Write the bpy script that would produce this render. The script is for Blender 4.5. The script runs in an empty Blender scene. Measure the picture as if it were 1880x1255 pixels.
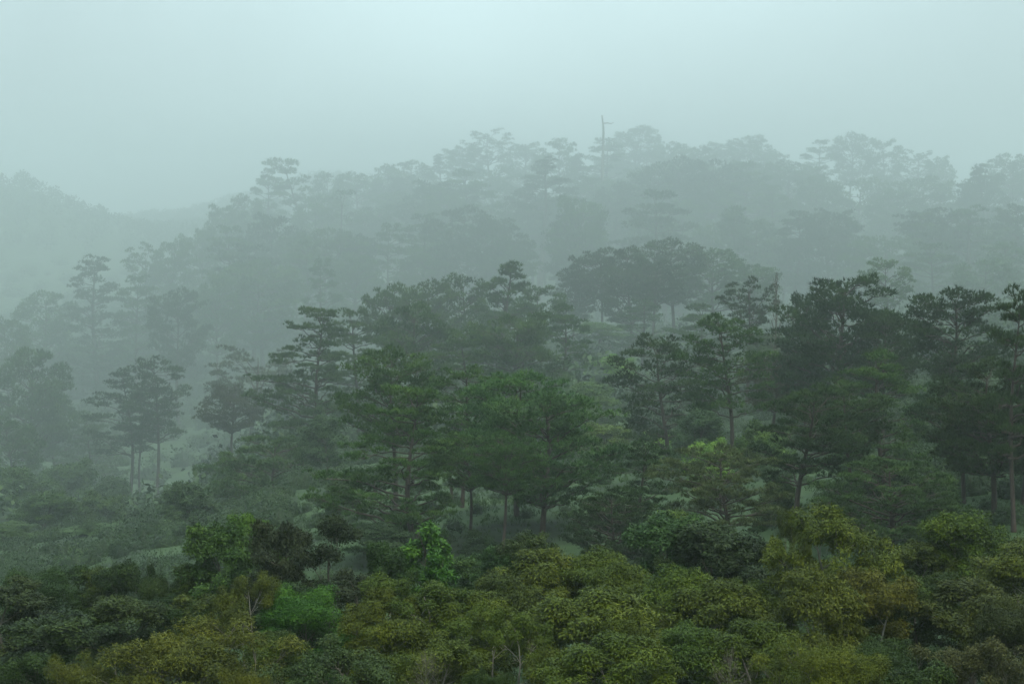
import bpy, math, random
import numpy as np
from mathutils import Vector

R = math.radians
S = bpy.context.scene
COL = S.collection

# ------------------------------------------------------------------ camera
FPX = 940 / math.tan(R(15))            # focal length in photograph pixels (1880 wide)
PITCH = math.atan((627.5 - 380) / FPX)  # camera looks slightly down
cam = bpy.data.cameras.new("camera")
cam.sensor_width = 36.0
cam.lens = 18 / math.tan(R(15))
cam.clip_start, cam.clip_end = 0.5, 6000
co = bpy.data.objects.new("camera", cam)
COL.objects.link(co)
co.rotation_euler = (R(90) - PITCH, 0, 0)
S.camera = co


def ray(px, py):
    u, v = (px - 940) / FPX, (627.5 - py) / FPX
    return (u, math.cos(PITCH) + v * math.sin(PITCH), -math.sin(PITCH) + v * math.cos(PITCH))


def at(px, py, D):
    d = ray(px, py)
    k = D / d[1]
    return d[0] * k, D, d[2] * k


# ------------------------------------------------------------------ sky, sun, exposure
SUN_EL, SUN_AZ = R(62), R(150)         # high sun, spread wide by the cloud
w = bpy.data.worlds.new("World")
S.world = w
w.use_nodes = True
nt = w.node_tree
for n in list(nt.nodes):
    nt.nodes.remove(n)


def N(tree, typ, **kw):
    n = tree.nodes.new(typ)
    for k, v in kw.items():
        if k == 'op':
            n.operation = v
        elif isinstance(k, str) and hasattr(n, k):
            setattr(n, k, v)
    return n


def math_node(tree, op, a, b=None, clamp=False):
    n = tree.nodes.new('ShaderNodeMath')
    n.operation = op
    n.use_clamp = clamp
    for i, v in enumerate((a, b)):
        if v is None:
            continue
        if isinstance(v, (int, float)):
            n.inputs[i].default_value = v
        else:
            tree.links.new(v, n.inputs[i])
    return n.outputs[0]


sky = N(nt, 'ShaderNodeTexSky', sky_type='NISHITA', sun_disc=False)
sky.sun_elevation, sky.sun_rotation = SUN_EL, SUN_AZ
sky.dust_density, sky.air_density = 5.0, 1.0
tc = N(nt, 'ShaderNodeTexCoord')
# thinner, brighter parts of the overcast where the light comes through
def glow(px_az, elev, width, amp):
    d = nt.nodes.new('ShaderNodeVectorMath')
    d.operation = 'DOT_PRODUCT'
    nt.links.new(tc.outputs['Generated'], d.inputs[0])
    d.inputs[1].default_value = (math.sin(px_az) * math.cos(elev), math.cos(px_az) * math.cos(elev), math.sin(elev))
    a = math_node(nt, 'ARCCOSINE', math_node(nt, 'MINIMUM', d.outputs['Value'], 0.99999))
    g = math_node(nt, 'DIVIDE', a, width)
    g = math_node(nt, 'EXPONENT', math_node(nt, 'MULTIPLY', math_node(nt, 'MULTIPLY', g, g), -0.5))
    return math_node(nt, 'MULTIPLY', g, amp)


sep = nt.nodes.new('ShaderNodeSeparateXYZ')
nt.links.new(tc.outputs['Generated'], sep.inputs[0])
zen = math_node(nt, 'MULTIPLY', math_node(nt, 'MAXIMUM', sep.outputs['Z'], 0.0), 9.0)   # an overcast sky is brightest overhead
lum = math_node(nt, 'ADD', math_node(nt, 'ADD', glow(R(-1.2), R(6), R(10), 2.0), zen), 4.1)
cn = nt.nodes.new('ShaderNodeTexNoise')     # faint unevenness of the cloud
cn.inputs['Scale'].default_value = 5.0
cn.inputs['Detail'].default_value = 3.0
nt.links.new(tc.outputs['Generated'], cn.inputs['Vector'])
lum = math_node(nt, 'MULTIPLY', lum, math_node(nt, 'ADD', math_node(nt, 'MULTIPLY', cn.outputs['Fac'], 0.5), 0.75))
cloud = N(nt, 'ShaderNodeVectorMath', operation='SCALE')
cloud.inputs[0].default_value = (0.72, 0.925, 0.95)
nt.links.new(lum, cloud.inputs['Scale'])
mix = N(nt, 'ShaderNodeMix', data_type='RGBA')
mix.inputs['Factor'].default_value = 0.88
nt.links.new(sky.outputs[0], mix.inputs['A'])
nt.links.new(cloud.outputs[0], mix.inputs['B'])
bg = N(nt, 'ShaderNodeBackground')
bg.inputs['Strength'].default_value = 0.10
nt.links.new(mix.outputs['Result'], bg.inputs['Color'])
out = N(nt, 'ShaderNodeOutputWorld')
nt.links.new(bg.outputs[0], out.inputs['Surface'])

sl = bpy.data.lights.new("sun", 'SUN')
sl.energy, sl.angle, sl.color = 1.5, R(30), (1.0, 0.95, 0.84)
so = bpy.data.objects.new("sun", sl)
COL.objects.link(so)
sd = Vector((math.sin(SUN_AZ) * math.cos(SUN_EL), math.cos(SUN_AZ) * math.cos(SUN_EL), math.sin(SUN_EL)))
so.rotation_euler = sd.to_track_quat('Z', 'Y').to_euler()
so.location = sd * 200

S.view_settings.view_transform = 'Standard'
S.view_settings.look = 'None'
S.view_settings.gamma = 1.0
S.view_settings.exposure = 0.74
HAZE_DENSITY, HAZE_G = 0.00094, 0.76

S.render.engine = 'CYCLES'
cy = S.cycles
cy.max_bounces, cy.diffuse_bounces, cy.glossy_bounces = 10, 2, 1
cy.transmission_bounces, cy.volume_bounces, cy.transparent_max_bounces = 2, 8, 4
cy.use_denoising = True
cy.denoiser = 'OPENIMAGEDENOISE'
cy.denoising_prefilter = 'ACCURATE'


# ------------------------------------------------------------------ helpers
def mesh(name, V, F, mat, attr=None, smooth=False):
    V = np.asarray(V, np.float32)
    F = np.asarray(F, np.int32)
    k = F.shape[1]
    me = bpy.data.meshes.new(name)
    me.vertices.add(len(V))
    me.vertices.foreach_set('co', V.ravel())
    me.loops.add(F.size)
    me.loops.foreach_set('vertex_index', F.ravel())
    me.polygons.add(len(F))
    me.polygons.foreach_set('loop_start', np.arange(0, F.size, k, dtype=np.int32))
    me.polygons.foreach_set('loop_total', np.full(len(F), k, np.int32))
    if smooth:
        me.polygons.foreach_set('use_smooth', np.ones(len(F), bool))
    if attr is not None:
        a = me.attributes.new('vary', 'FLOAT', 'POINT')
        a.data.foreach_set('value', np.asarray(attr, np.float32))
    me.update(calc_edges=True)
    me.materials.append(mat)
    return me


class Tubes:
    def __init__(self):
        self.V, self.F, self.n = [], [], 0

    def add(self, P, r, sides=5):
        P = np.asarray(P, float)
        r = np.asarray(r, float)
        m = len(P)
        T = np.gradient(P, axis=0)
        T /= np.linalg.norm(T, axis=1)[:, None] + 1e-9
        ref = np.array([0.31, 0.9, 0.2]) if abs(T[0][2]) > .7 else np.array([0, 0, 1.])
        A = np.cross(T, ref)
        A /= np.linalg.norm(A, axis=1)[:, None] + 1e-9
        B = np.cross(T, A)
        th = np.arange(sides) * 2 * math.pi / sides
        ring = P[:, None, :] + r[:, None, None] * (np.cos(th)[None, :, None] * A[:, None, :] + np.sin(th)[None, :, None] * B[:, None, :])
        self.V.append(ring.reshape(-1, 3))
        i = np.arange(m - 1)[:, None] * sides
        j = np.arange(sides)[None, :]
        j2 = (j + 1) % sides
        f = np.stack([i + j, i + j2, i + sides + j2, i + sides + j], -1).reshape(-1, 4) + self.n
        self.F.append(f)
        self.n += m * sides

    def build(self, name, mat):
        return mesh(name, np.concatenate(self.V), np.concatenate(self.F), mat, smooth=True)


def unit(a):
    return a / (np.linalg.norm(a, axis=-1, keepdims=True) + 1e-9)


# ------------------------------------------------------------------ materials
def foliage_mat(name, rough, spec, trans, spread):
    m = bpy.data.materials.new(name)
    m.use_nodes = True
    t = m.node_tree
    t.nodes.clear()
    o = t.nodes.new('ShaderNodeOutputMaterial')
    p = t.nodes.new('ShaderNodeBsdfPrincipled')
    p.inputs['Roughness'].default_value = rough
    p.inputs['Specular IOR Level'].default_value = spec
    tr = t.nodes.new('ShaderNodeBsdfTranslucent')
    ms = t.nodes.new('ShaderNodeMixShader')
    ms.inputs[0].default_value = trans
    oi = t.nodes.new('ShaderNodeObjectInfo')
    at_ = t.nodes.new('ShaderNodeAttribute')
    at_.attribute_name = 'vary'
    tcn = t.nodes.new('ShaderNodeTexCoord')
    no = t.nodes.new('ShaderNodeTexNoise')
    no.inputs['Scale'].default_value = 0.55
    no.inputs['Detail'].default_value = 3
    t.links.new(tcn.outputs['Object'], no.inputs['Vector'])
    # value: clump and leaf colour differences; the noise also paints light and shade
    v = math_node(t, 'ADD', math_node(t, 'MULTIPLY', at_.outputs['Fac'], spread), 1.0 - spread / 2)
    v2 = math_node(t, 'ADD', math_node(t, 'MULTIPLY', no.outputs['Fac'], 1.3), 0.2)
    val = math_node(t, 'MULTIPLY', v, v2)
    hs = t.nodes.new('ShaderNodeHueSaturation')
    hue = math_node(t, 'ADD', math_node(t, 'MULTIPLY', at_.outputs['Fac'], -0.03), 0.522)
    hue = math_node(t, 'ADD', hue, math_node(t, 'MULTIPLY', math_node(t, 'SUBTRACT', no.outputs['Fac'], 0.5), -0.07))
    t.links.new(hue, hs.inputs['Hue'])
    t.links.new(val, hs.inputs['Value'])
    hs.inputs['Fac'].default_value = 1.0
    t.links.new(oi.outputs['Color'], hs.inputs['Color'])
    t.links.new(hs.outputs[0], p.inputs['Base Color'])
    t.links.new(hs.outputs[0], tr.inputs['Color'])
    t.links.new(p.outputs[0], ms.inputs[1])
    t.links.new(tr.outputs[0], ms.inputs[2])
    t.links.new(ms.outputs[0], o.inputs['Surface'])
    return m


def noise_mat(name, stops, scale, detail=6, rough=0.9, stretch=(1, 1, 1), bump=0.0):
    m = bpy.data.materials.new(name)
    m.use_nodes = True
    t = m.node_tree
    p = t.nodes['Principled BSDF']
    p.inputs['Roughness'].default_value = rough
    p.inputs['Specular IOR Level'].default_value = 0.2
    tcn = t.nodes.new('ShaderNodeTexCoord')
    mp = t.nodes.new('ShaderNodeMapping')
    mp.inputs['Scale'].default_value = stretch
    no = t.nodes.new('ShaderNodeTexNoise')
    no.inputs['Scale'].default_value = scale
    no.inputs['Detail'].default_value = detail
    no.inputs['Roughness'].default_value = 0.65
    cr = t.nodes.new('ShaderNodeValToRGB')
    el = cr.color_ramp.elements
    while len(el) < len(stops):
        el.new(0.5)
    for e, (pos, c) in zip(el, stops):
        e.position, e.color = pos, (*c, 1)
    t.links.new(tcn.outputs['Object'], mp.inputs['Vector'])
    t.links.new(mp.outputs[0], no.inputs['Vector'])
    t.links.new(no.outputs['Fac'], cr.inputs[0])
    t.links.new(cr.outputs[0], p.inputs['Base Color'])
    if bump:
        b = t.nodes.new('ShaderNodeBump')
        b.inputs['Strength'].default_value = bump
        t.links.new(no.outputs['Fac'], b.inputs['Height'])
        t.links.new(b.outputs[0], p.inputs['Normal'])
    return m


M_NEEDLE = foliage_mat('pine_needles', 0.7, 0.12, 0.15, 0.8)
M_LEAF = foliage_mat('broad_leaves', 0.55, 0.18, 0.12, 1.1)
M_PINEBARK = noise_mat('pine_bark', [(0.3, (.026, .020, .017)), (0.7, (.085, .064, .052))], 3.0, stretch=(1, 1, .25), bump=.4)
M_PALEBARK = noise_mat('pale_bark', [(0.3, (.10, .09, .075)), (0.7, (.34, .31, .26))], 5.0, stretch=(1, 1, .3), bump=.3)
M_GREYBARK = noise_mat('grey_bark', [(0.3, (.05, .045, .035)), (0.7, (.16, .14, .11))], 5.0, stretch=(1, 1, .3), bump=.3)
M_GROUND = noise_mat('grassy_ground', [(0.36, (.012, .020, .009)), (0.5, (.026, .050, .017)), (0.66, (.050, .086, .028))], 0.18, detail=10)

# ------------------------------------------------------------------ terrain
CX = [-900, 0, 300, 600, 940, 1250, 1550, 1880, 2780]
TAB = {
    0:    [-4] * 9,
    20:   [-9] * 9,
    40:   [-13, -12.6, -12.4, -12.2, -12, -12, -12, -11.8, -11.5],
    60:   [-16, -15.6, -15.0, -14.3, -14, -13.8, -13.6, -13.4, -13],
    85:   [-24, -23, -22, -20.5, -19.5, -19, -18.5, -18, -17],
    130:  [-40, -37, -35, -33, -31, -30, -29, -28, -27],
    190:  [-55, -50, -47, -43, -39, -36, -34, -33, -31],
    240:  [-60, -55, -50, -44.5, -41.5, -39.5, -36, -33, -30],
    300:  [-62, -57, -53, -45.5, -43, -41, -36, -31, -27],
    350:  [-66, -62, -60, -46, -41, -38.5, -34, -28, -24],
    430:  [-76, -72, -69, -46, -36, -33, -31, -26, -20],
    520:  [-62, -58, -54, -44, -37, -34, -30, -25, -18],
    650:  [-56, -52, -48, -39, -36, -33, -29, -26, -16],
    800:  [-50, -46, -42, -28, -24, -22, -20, -20, -10],
    950:  [-40, -38, -34, -18, -7, -3, -6, -8, -2],
    1050: [-26, -26, -28, -16, -1, 3, -1, -4, 2],
    1150: [4, 2, -20, -20, -8, -6, -8, -8, -4],
    1250: [20, 15, -20, -20, -6, -4, -6, -6, -4],
    1450: [-20, -24, -20, -4, -8, -8, -8, -8, -8],
    1650: [-40, -40, -12, 22, 6, -6, -10, -10, -10],
    2400: [-20] * 9,
}
# depth spacing of the terrain rows
WA = [0, 60, 85, 130, 190, 240, 300, 350, 430, 520, 650, 800, 950, 1050, 1250, 1650, 2400]
WB = [0, 44, 52, 61, 73, 88, 132, 255, 455, 860, 1150, 1380, 1620, 1800, 1950, 2550, 3500]


def depth(d):
    return float(np.interp(d, WA, WB))


TD0 = sorted(TAB)
TD = np.array([depth(d) for d in TD0])
TZ = np.array([[z * (depth(d) / d if d else 1) for z in TAB[d]] for d in TD0], float)
CU = (np.array(CX) - 940) / FPX


def smooth_noise(x, y):
    return (np.sin(x * .071 + 1.3) * np.cos(y * .053 + .4) + .6 * np.sin(x * .17 - y * .11) + .4 * np.cos(x * .31 + y * .27)) * .8


def ground_z(x, y):
    x, y = np.asarray(x, float), np.asarray(y, float)
    u = np.clip(x / np.maximum(y, 60), CU[0], CU[-1])
    yy = np.clip(y, 0, 3499.9)
    i = np.clip(np.searchsorted(TD, yy, side='right') - 1, 0, len(TD) - 2)
    j = np.clip(np.searchsorted(CU, u, side='right') - 1, 0, len(CU) - 2)
    a = (yy - TD[i]) / (TD[i + 1] - TD[i])
    b = (u - CU[j]) / (CU[j + 1] - CU[j])
    b = b * b * (3 - 2 * b)
    z = (TZ[i, j] * (1 - a) + TZ[i + 1, j] * a) * (1 - b) + (TZ[i, j + 1] * (1 - a) + TZ[i + 1, j + 1] * a) * b
    return z + smooth_noise(x, y) * np.clip((y - 15) / 130, 0, 1)


ys = np.unique(np.concatenate([np.arange(-60, 120, 4), np.arange(120, 450, 5), np.arange(450, 1200, 10), np.arange(1200, 3501, 25)])).astype(float)
xs = np.unique(np.concatenate([np.arange(-120, 121, 4), np.arange(-400, 401, 10), np.arange(-1860, 1861, 30)])).astype(float)
GX, GY = np.meshgrid(xs, ys)
GZ = ground_z(GX, GY)
idx = np.arange(GX.size).reshape(GX.shape)
F = np.stack([idx[:-1, :-1], idx[:-1, 1:], idx[1:, 1:], idx[1:, :-1]], -1).reshape(-1, 4)
g_o = bpy.data.objects.new('hills', mesh('hills', np.stack([GX, GY, GZ], -1).reshape(-1, 3), F, M_GROUND, smooth=True))
COL.objects.link(g_o)
g_o['kind'] = 'structure'


# ------------------------------------------------------------------ foliage builders
def blades(rng, C, Dr, vary, k, lo, hi, wid, spread, up):
    """k narrow needle blades radiating from every tuft centre."""
    n = len(C)
    c = np.repeat(C, k, 0)
    d = np.repeat(Dr, k, 0) + rng.normal(0, spread, (n * k, 3))
    d[:, 2] += up
    d = unit(d)
    L = rng.uniform(lo, hi, (n * k, 1))
    s = unit(np.cross(d, rng.normal(0, .32, (n * k, 3)) + np.array([0, 0, 1.]))) * wid * rng.uniform(.7, 1.3, (n * k, 1))
    c = c + rng.normal(0, .05, c.shape)
    V = np.stack([c - s * .6, c + d * L * .55 + s, c + d * L], 1)
    V = np.stack([c - s * .5, c + s, c + d * L], 1).reshape(-1, 3)
    Fc = np.arange(n * k * 3).reshape(-1, 3)
    return V, Fc, np.repeat(np.repeat(vary, k) + rng.normal(0, .12, n * k), 3)


def leaves(rng, C, Dr, vary, lo, hi, ratio, Nr=None):
    """One folded leaf (four corners, two faces) per point, long axis along Dr."""
    n = len(C)
    d = unit(Dr)
    L = rng.uniform(lo, hi, (n, 1))
    if Nr is None:
        Nr = rng.normal(0, 1, (n, 3))
    else:
        Nr = unit(Nr) + rng.normal(0, .33, (n, 3))
        d = unit(d - Nr * (d * Nr).sum(1, keepdims=True) * .8)
    s = unit(np.cross(Nr, d))
    nn = np.cross(d, s)
    mid = C + d * L * .5 + nn * L * .06
    V = np.stack([C, mid + s * L * ratio, C + d * L, mid - s * L * ratio], 1).reshape(-1, 3)
    i = np.arange(n)[:, None] * 4
    Fc = np.concatenate([i + np.array([[0, 1, 2]]), i + np.array([[0, 2, 3]])], 0)
    return V, Fc, np.repeat(vary, 4)


def interp(P, s):
    s = np.asarray(s) * (len(P) - 1)
    i = np.minimum(s.astype(int), len(P) - 2)
    f = (s - i)[:, None]
    return P[i] * (1 - f) + P[i + 1] * f


class Proto:
    """Shared meshes of one tree form; its size is measured so that copies can be scaled."""
    def __init__(self, trunk, limbs, crown, W, H):
        self.trunk, self.limbs, self.crown, self.W, self.H = trunk, limbs, crown, W, H


def pine(seed, H=25., W=12., base=.4, prof=((0, .6), (.4, 1), (1, .35)), n=34, rise=(.15, .9), drop=0., bias=0., lean=.02,
         curve=.02, tuft=.45, pad=.95, flat=.62, k=10, levels=0, rad=.015, per=24, inner=.3, wid=.05, droop=0., sec=1.):
    """Pine: bare stem, limbs reaching to the crown envelope, needle tufts in domed pads at the branch ends."""
    rng = np.random.default_rng(seed)
    tz = np.linspace(0, 1, 14)
    a = rng.uniform(0, 6.28)
    lx = lean * H * tz ** 1.5 + curve * H * np.sin(tz * 5 + a)
    ly = curve * H * np.cos(tz * 4.3 + a) * .7
    TP = np.stack([lx - lx[0], ly - ly[0], tz * H * .93 - .3], 1)
    TR = rad * H * (1 - tz) ** .7 + .04
    TR[0] *= 1.35
    tr, lb = Tubes(), Tubes()
    tr.add(TP, TR, 8)
    C, Dr, Va = [], [], []
    pt, pr = zip(*prof)
    for i in range(n):
        t = (i + rng.uniform(.1, .9)) / n
        if levels:
            t = min(1, max(0, (round(t * levels) + rng.normal(0, .2)) / levels))
        if rng.random() < drop and t < .93:
            continue
        az = i * 2.39996 + rng.uniform(-.6, .6)
        r = W / 2 * np.interp(t, pt, pr) * (rng.uniform(.85, 1.08) if rng.random() > inner else rng.uniform(.35, .75)) * (1 + bias * math.cos(az))
        r = max(.25, r - pad * .6)
        zt = H * (base + (1 - base) * t) - .5
        za = min(max(zt - r * rng.uniform(*rise) + droop * r * (1 - t), H * base * .92), H * .9)
        p0 = interp(TP, np.array([za / (H * .93)]))[0]
        top = interp(TP, np.array([min(1, zt / (H * .93))]))[0]
        tip = np.array([top[0] + math.cos(az) * r, top[1] + math.sin(az) * r, zt])
        m = 8
        s = np.linspace(0, 1, m)[:, None]
        # leaves the stem steeply or level, then arches over towards the tip
        ctrl = p0 * .45 + tip * .55
        ctrl[2] = p0[2] + (tip[2] - p0[2]) * rng.uniform(.35, .95) + rng.normal(0, .15)
        ctrl[:2] += rng.normal(0, .06 * r, 2)
        Pl = p0 * (1 - s) ** 2 + 2 * ctrl * s * (1 - s) + tip * s ** 2
        Pl[1:-1] += rng.normal(0, .035 * r, (m - 2, 3)) * np.array([1, 1, .6])
        L = np.linalg.norm(np.diff(Pl, axis=0), axis=1).sum()
        r0 = max(.05, min(.5 * np.interp(za / H, tz, TR), .024 * L + .03))
        lb.add(Pl, np.linspace(r0, .03, m), 5)
        tone = rng.normal(.5, .13)
        ns = max(2, int(round(L * .85 * sec)))
        for q in range(ns + 1):
            if q == ns:
                e0 = Pl[-1]
            else:
                sb = .4 + .55 * (q + rng.random()) / ns
                b0 = interp(Pl, np.array([min(sb, .999)]))[0]
                az2 = az + (1 if q % 2 else -1) * R(rng.uniform(30, 95))
                ld = (.26 * L * (1.25 - .8 * sb) + .45) * rng.uniform(.6, 1.2)
                e0 = b0 + np.array([math.cos(az2) * ld, math.sin(az2) * ld, ld * rng.uniform(.05, .45)])
                lb.add(np.array([b0, (b0 + e0) / 2 - np.array([0, 0, .06 * ld]), e0]), [.045, .035, .02], 3)
            pr_ = pad * rng.uniform(.65, 1.15)
            nn = max(4, int(per * (pr_ / pad) ** 2))
            d = unit(rng.normal(0, 1, (nn, 3)))
            d[:, 2] = np.abs(d[:, 2]) * 1.1 - .25
            cc = e0 + d * pr_ * rng.uniform(.55, 1.0, (nn, 1)) * np.array([1, 1, flat])
            C.append(cc)
            dd = d * np.array([.8, .8, .4]) + np.array([0, 0, .55])
            Dr.append(unit(dd))
            Va.append(np.clip(tone + rng.normal(0, .10) + rng.normal(0, .14, nn), 0, 1))
    C, Dr, Va = np.concatenate(C), np.concatenate(Dr), np.concatenate(Va)
    V, Fc, A = blades(rng, C, Dr, Va, k, tuft * .65, tuft * 1.15, wid, .5, .1)
    wx = np.percentile(V[:, 0], 99) - np.percentile(V[:, 0], 1)
    wy = np.percentile(V[:, 1], 99) - np.percentile(V[:, 1], 1)
    return Proto(tr.build('trunk', M_PINEBARK), lb.build('limbs', M_PINEBARK), mesh('crown', V, Fc, M_NEEDLE, A), (wx + wy) / 2, V[:, 2].max())


def broadleaf(seed, H=5.5, W=3.2, base=.3, clump=.42, per=520, leaf=(.07, .12), ratio=.2, droop=.5, nl=6, sub=4, sub2=2,
              bark=None, top=1., fill=.25, flat=.75, rad=.016, up=.7, trunks=1, sparse=0.):
    rng = np.random.default_rng(seed)
    tr, lb = Tubes(), Tubes()
    ends = []
    for q in range(trunks):
        a0 = rng.uniform(0, 6.28)
        off = 0.0 if trunks == 1 else .25
        m = 9
        tz = np.linspace(0, 1, m)
        sp = 0 if trunks == 1 else W * .16
        TP = np.stack([math.cos(a0) * (off + sp * tz) + .05 * H * np.sin(tz * 5 + a0) * tz, math.sin(a0) * (off + sp * tz) + .04 * H * np.cos(tz * 6 + a0) * tz, tz * H * .8 - .15], 1)
        TR = rad * H * (1 - .85 * tz)
        tr.add(TP, TR, 7)
        nlq = max(3, nl // trunks)
        for i in range(nlq):
            t = (i + rng.random()) / nlq
            hh = base + (.98 - base) * t
            p0 = interp(TP, np.array([min(.99, hh)]))[0]
            az = i * 2.4 + rng.uniform(-.5, .5) + q * 1.7
            ell = math.sqrt(max(.12, 1 - (2 * abs(t - .38)) ** 2 * .8))
            L = W / 2 * ell * rng.uniform(.75, 1.05) * (top if t > .7 else 1)
            e = R(15 + 50 * t * up + rng.normal(0, 10))
            P = [p0]
            for j in range(5):
                az += rng.normal(0, .2)
                e2 = e + rng.normal(0, .15)
                P.append(P[-1] + L / 5 * np.array([math.cos(az) * math.cos(e2), math.sin(az) * math.cos(e2), math.sin(e2)]))
            P = np.array(P)
            r0 = max(.012, .5 * np.interp(hh, tz, TR))
            lb.add(P, np.linspace(r0, .008, 6), 5)
            ends.append((P[-1], unit(P[-1] - P[-2]), 1.0))
            for s_ in range(sub):
                s = rng.uniform(.3, .98)
                b0 = interp(P, np.array([s]))[0]
                az2 = az + rng.choice([-1, 1]) * R(rng.uniform(25, 95))
                ee = R(rng.uniform(-5, 60))
                ld = L * rng.uniform(.25, .5) + .15
                dv = np.array([math.cos(az2) * math.cos(ee), math.sin(az2) * math.cos(ee), math.sin(ee)])
                Q = np.array([b0, b0 + dv * ld * .55 + rng.normal(0, .04, 3), b0 + dv * ld + np.array([0, 0, .1])])
                lb.add(Q, [r0 * .5, r0 * .35, .006], 4)
                ends.append((Q[-1], dv, rng.uniform(.65, 1.05)))
                for _ in range(sub2):
                    dv3 = unit(dv + rng.normal(0, .7, 3) + np.array([0, 0, .3]))
                    q1 = Q[1] + dv3 * ld * rng.uniform(.4, .8)
                    lb.add(np.array([Q[1], (Q[1] + q1) / 2 + rng.normal(0, .02, 3), q1]), [.012, .008, .005], 3)
                    ends.append((q1, dv3, rng.uniform(.5, .9)))
    C, Dr, Va, Nm = [], [], [], []
    for e, dv, sc in ends:
        if rng.random() < sparse:
            continue
        r = clump * sc * rng.uniform(.75, 1.2)
        nn = int(per * sc * sc * rng.uniform(.8, 1.2))
        d = unit(rng.normal(0, 1, (nn, 3)) + np.array([0, 0, .55]) + dv * .35)
        rr = r * np.where(rng.random(nn) < fill, rng.uniform(.2, .9, nn), rng.uniform(.86, 1.1, nn))
        # lumpy surface: two or three lobes
        lob = 1 + .22 * np.sin(d[:, 0] * 4 + rng.uniform(0, 6)) * np.cos(d[:, 1] * 4.5 + rng.uniform(0, 6)) + .12 * np.sin(d[:, 2] * 7 + rng.uniform(0, 6))
        cc = e + d * (rr * lob)[:, None] * np.array([1, 1, flat])
        C.append(cc)
        o = d * .9 + rng.normal(0, .55, (nn, 3))
        o[:, 2] -= droop
        Dr.append(o)
        Nm.append(d * np.array([1, 1, 1 / flat]) + np.array([0, 0, .25]))
        Va.append(np.clip(rng.normal(.5, .1) + rng.normal(0, .22, nn), 0, 1.1))
    C, Dr, Va = np.concatenate(C), np.concatenate(Dr), np.concatenate(Va)
    V, Fc, A = leaves(rng, C, Dr, Va, leaf[0], leaf[1], ratio, np.concatenate(Nm))
    wx = np.percentile(V[:, 0], 99) - np.percentile(V[:, 0], 1)
    wy = np.percentile(V[:, 1], 99) - np.percentile(V[:, 1], 1)
    bark = bark or M_GREYBARK
    return Proto(tr.build('trunk', bark), lb.build('limbs', bark), mesh('crown', V, Fc, M_LEAF, A), (wx + wy) / 2, V[:, 2].max())


def bare(seed, H=20., W=5., n=16, base=.35, el=(20, 60), rad=.012, subs=6, bark=None, twig=.03):
    """Leafless tree: trunk and a tracery of twigs."""
    rng = np.random.default_rng(seed)
    tz = np.linspace(0, 1, 10)
    a = rng.uniform(0, 6)
    TP = np.stack([.015 * H * np.sin(tz * 6 + a), .012 * H * np.cos(tz * 5 + a), tz * H - .2], 1)
    TR = rad * H * (1 - tz) ** .8 + twig
    tr, lb = Tubes(), Tubes()
    tr.add(TP, TR, 7)
    for i in range(n):
        t = (i + rng.random()) / n
        p = interp(TP, np.array([min(.99, base + (1 - base) * t)]))[0]
        az = i * 2.4 + rng.normal(0, .3)
        L = W / 2 * (1.1 - .7 * t) * rng.uniform(.6, 1.2)
        P = [p]
        e = R(el[0] + (el[1] - el[0]) * t)
        for j in range(5):
            az += rng.normal(0, .25)
            e += .08
            P.append(P[-1] + L / 5 * np.array([math.cos(az) * math.cos(e), math.sin(az) * math.cos(e), math.sin(e)]))
        P = np.array(P)
        lb.add(P, np.linspace(twig * 2, twig * .6, 6), 4)
        for s_ in range(subs):
            b = interp(P, np.array([rng.uniform(.3, .98)]))[0]
            dv = unit(unit(P[-1] - P[0]) + rng.normal(0, .6, 3) + np.array([0, 0, .4]))
            ld = L * rng.uniform(.2, .5)
            lb.add(np.array([b, b + dv * ld * .5 + rng.normal(0, .03 * ld, 3), b + dv * ld]), [twig, twig * .8, twig * .5], 3)
    return Proto(tr.build('trunk', bark or M_GREYBARK), lb.build('limbs', bark or M_GREYBARK), None, W, H)


def dead_pole(H=34.):
    """Dead pole: bare tapering stem, kinked tip and one short side arm near the top."""
    tr, lb = Tubes(), Tubes()
    tz = np.linspace(0, 1, 12)
    TP = np.stack([.12 * np.sin(tz * 9), .1 * np.cos(tz * 7), tz * H], 1)
    TP[-1, 0] -= .25
    tr.add(TP, .30 * (1 - tz) ** .6 + .16, 7)
    a = np.array([0, 0, .945 * H])
    lb.add(np.array([a, a + [.9, 0, .15], a + [1.7, .1, -.05], a + [2.3, .1, .25]]), [.16, .14, .11, .07], 5)
    return Proto(tr.build('trunk', M_GREYBARK), lb.build('limbs', M_GREYBARK), None, 3.0, H)


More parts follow.
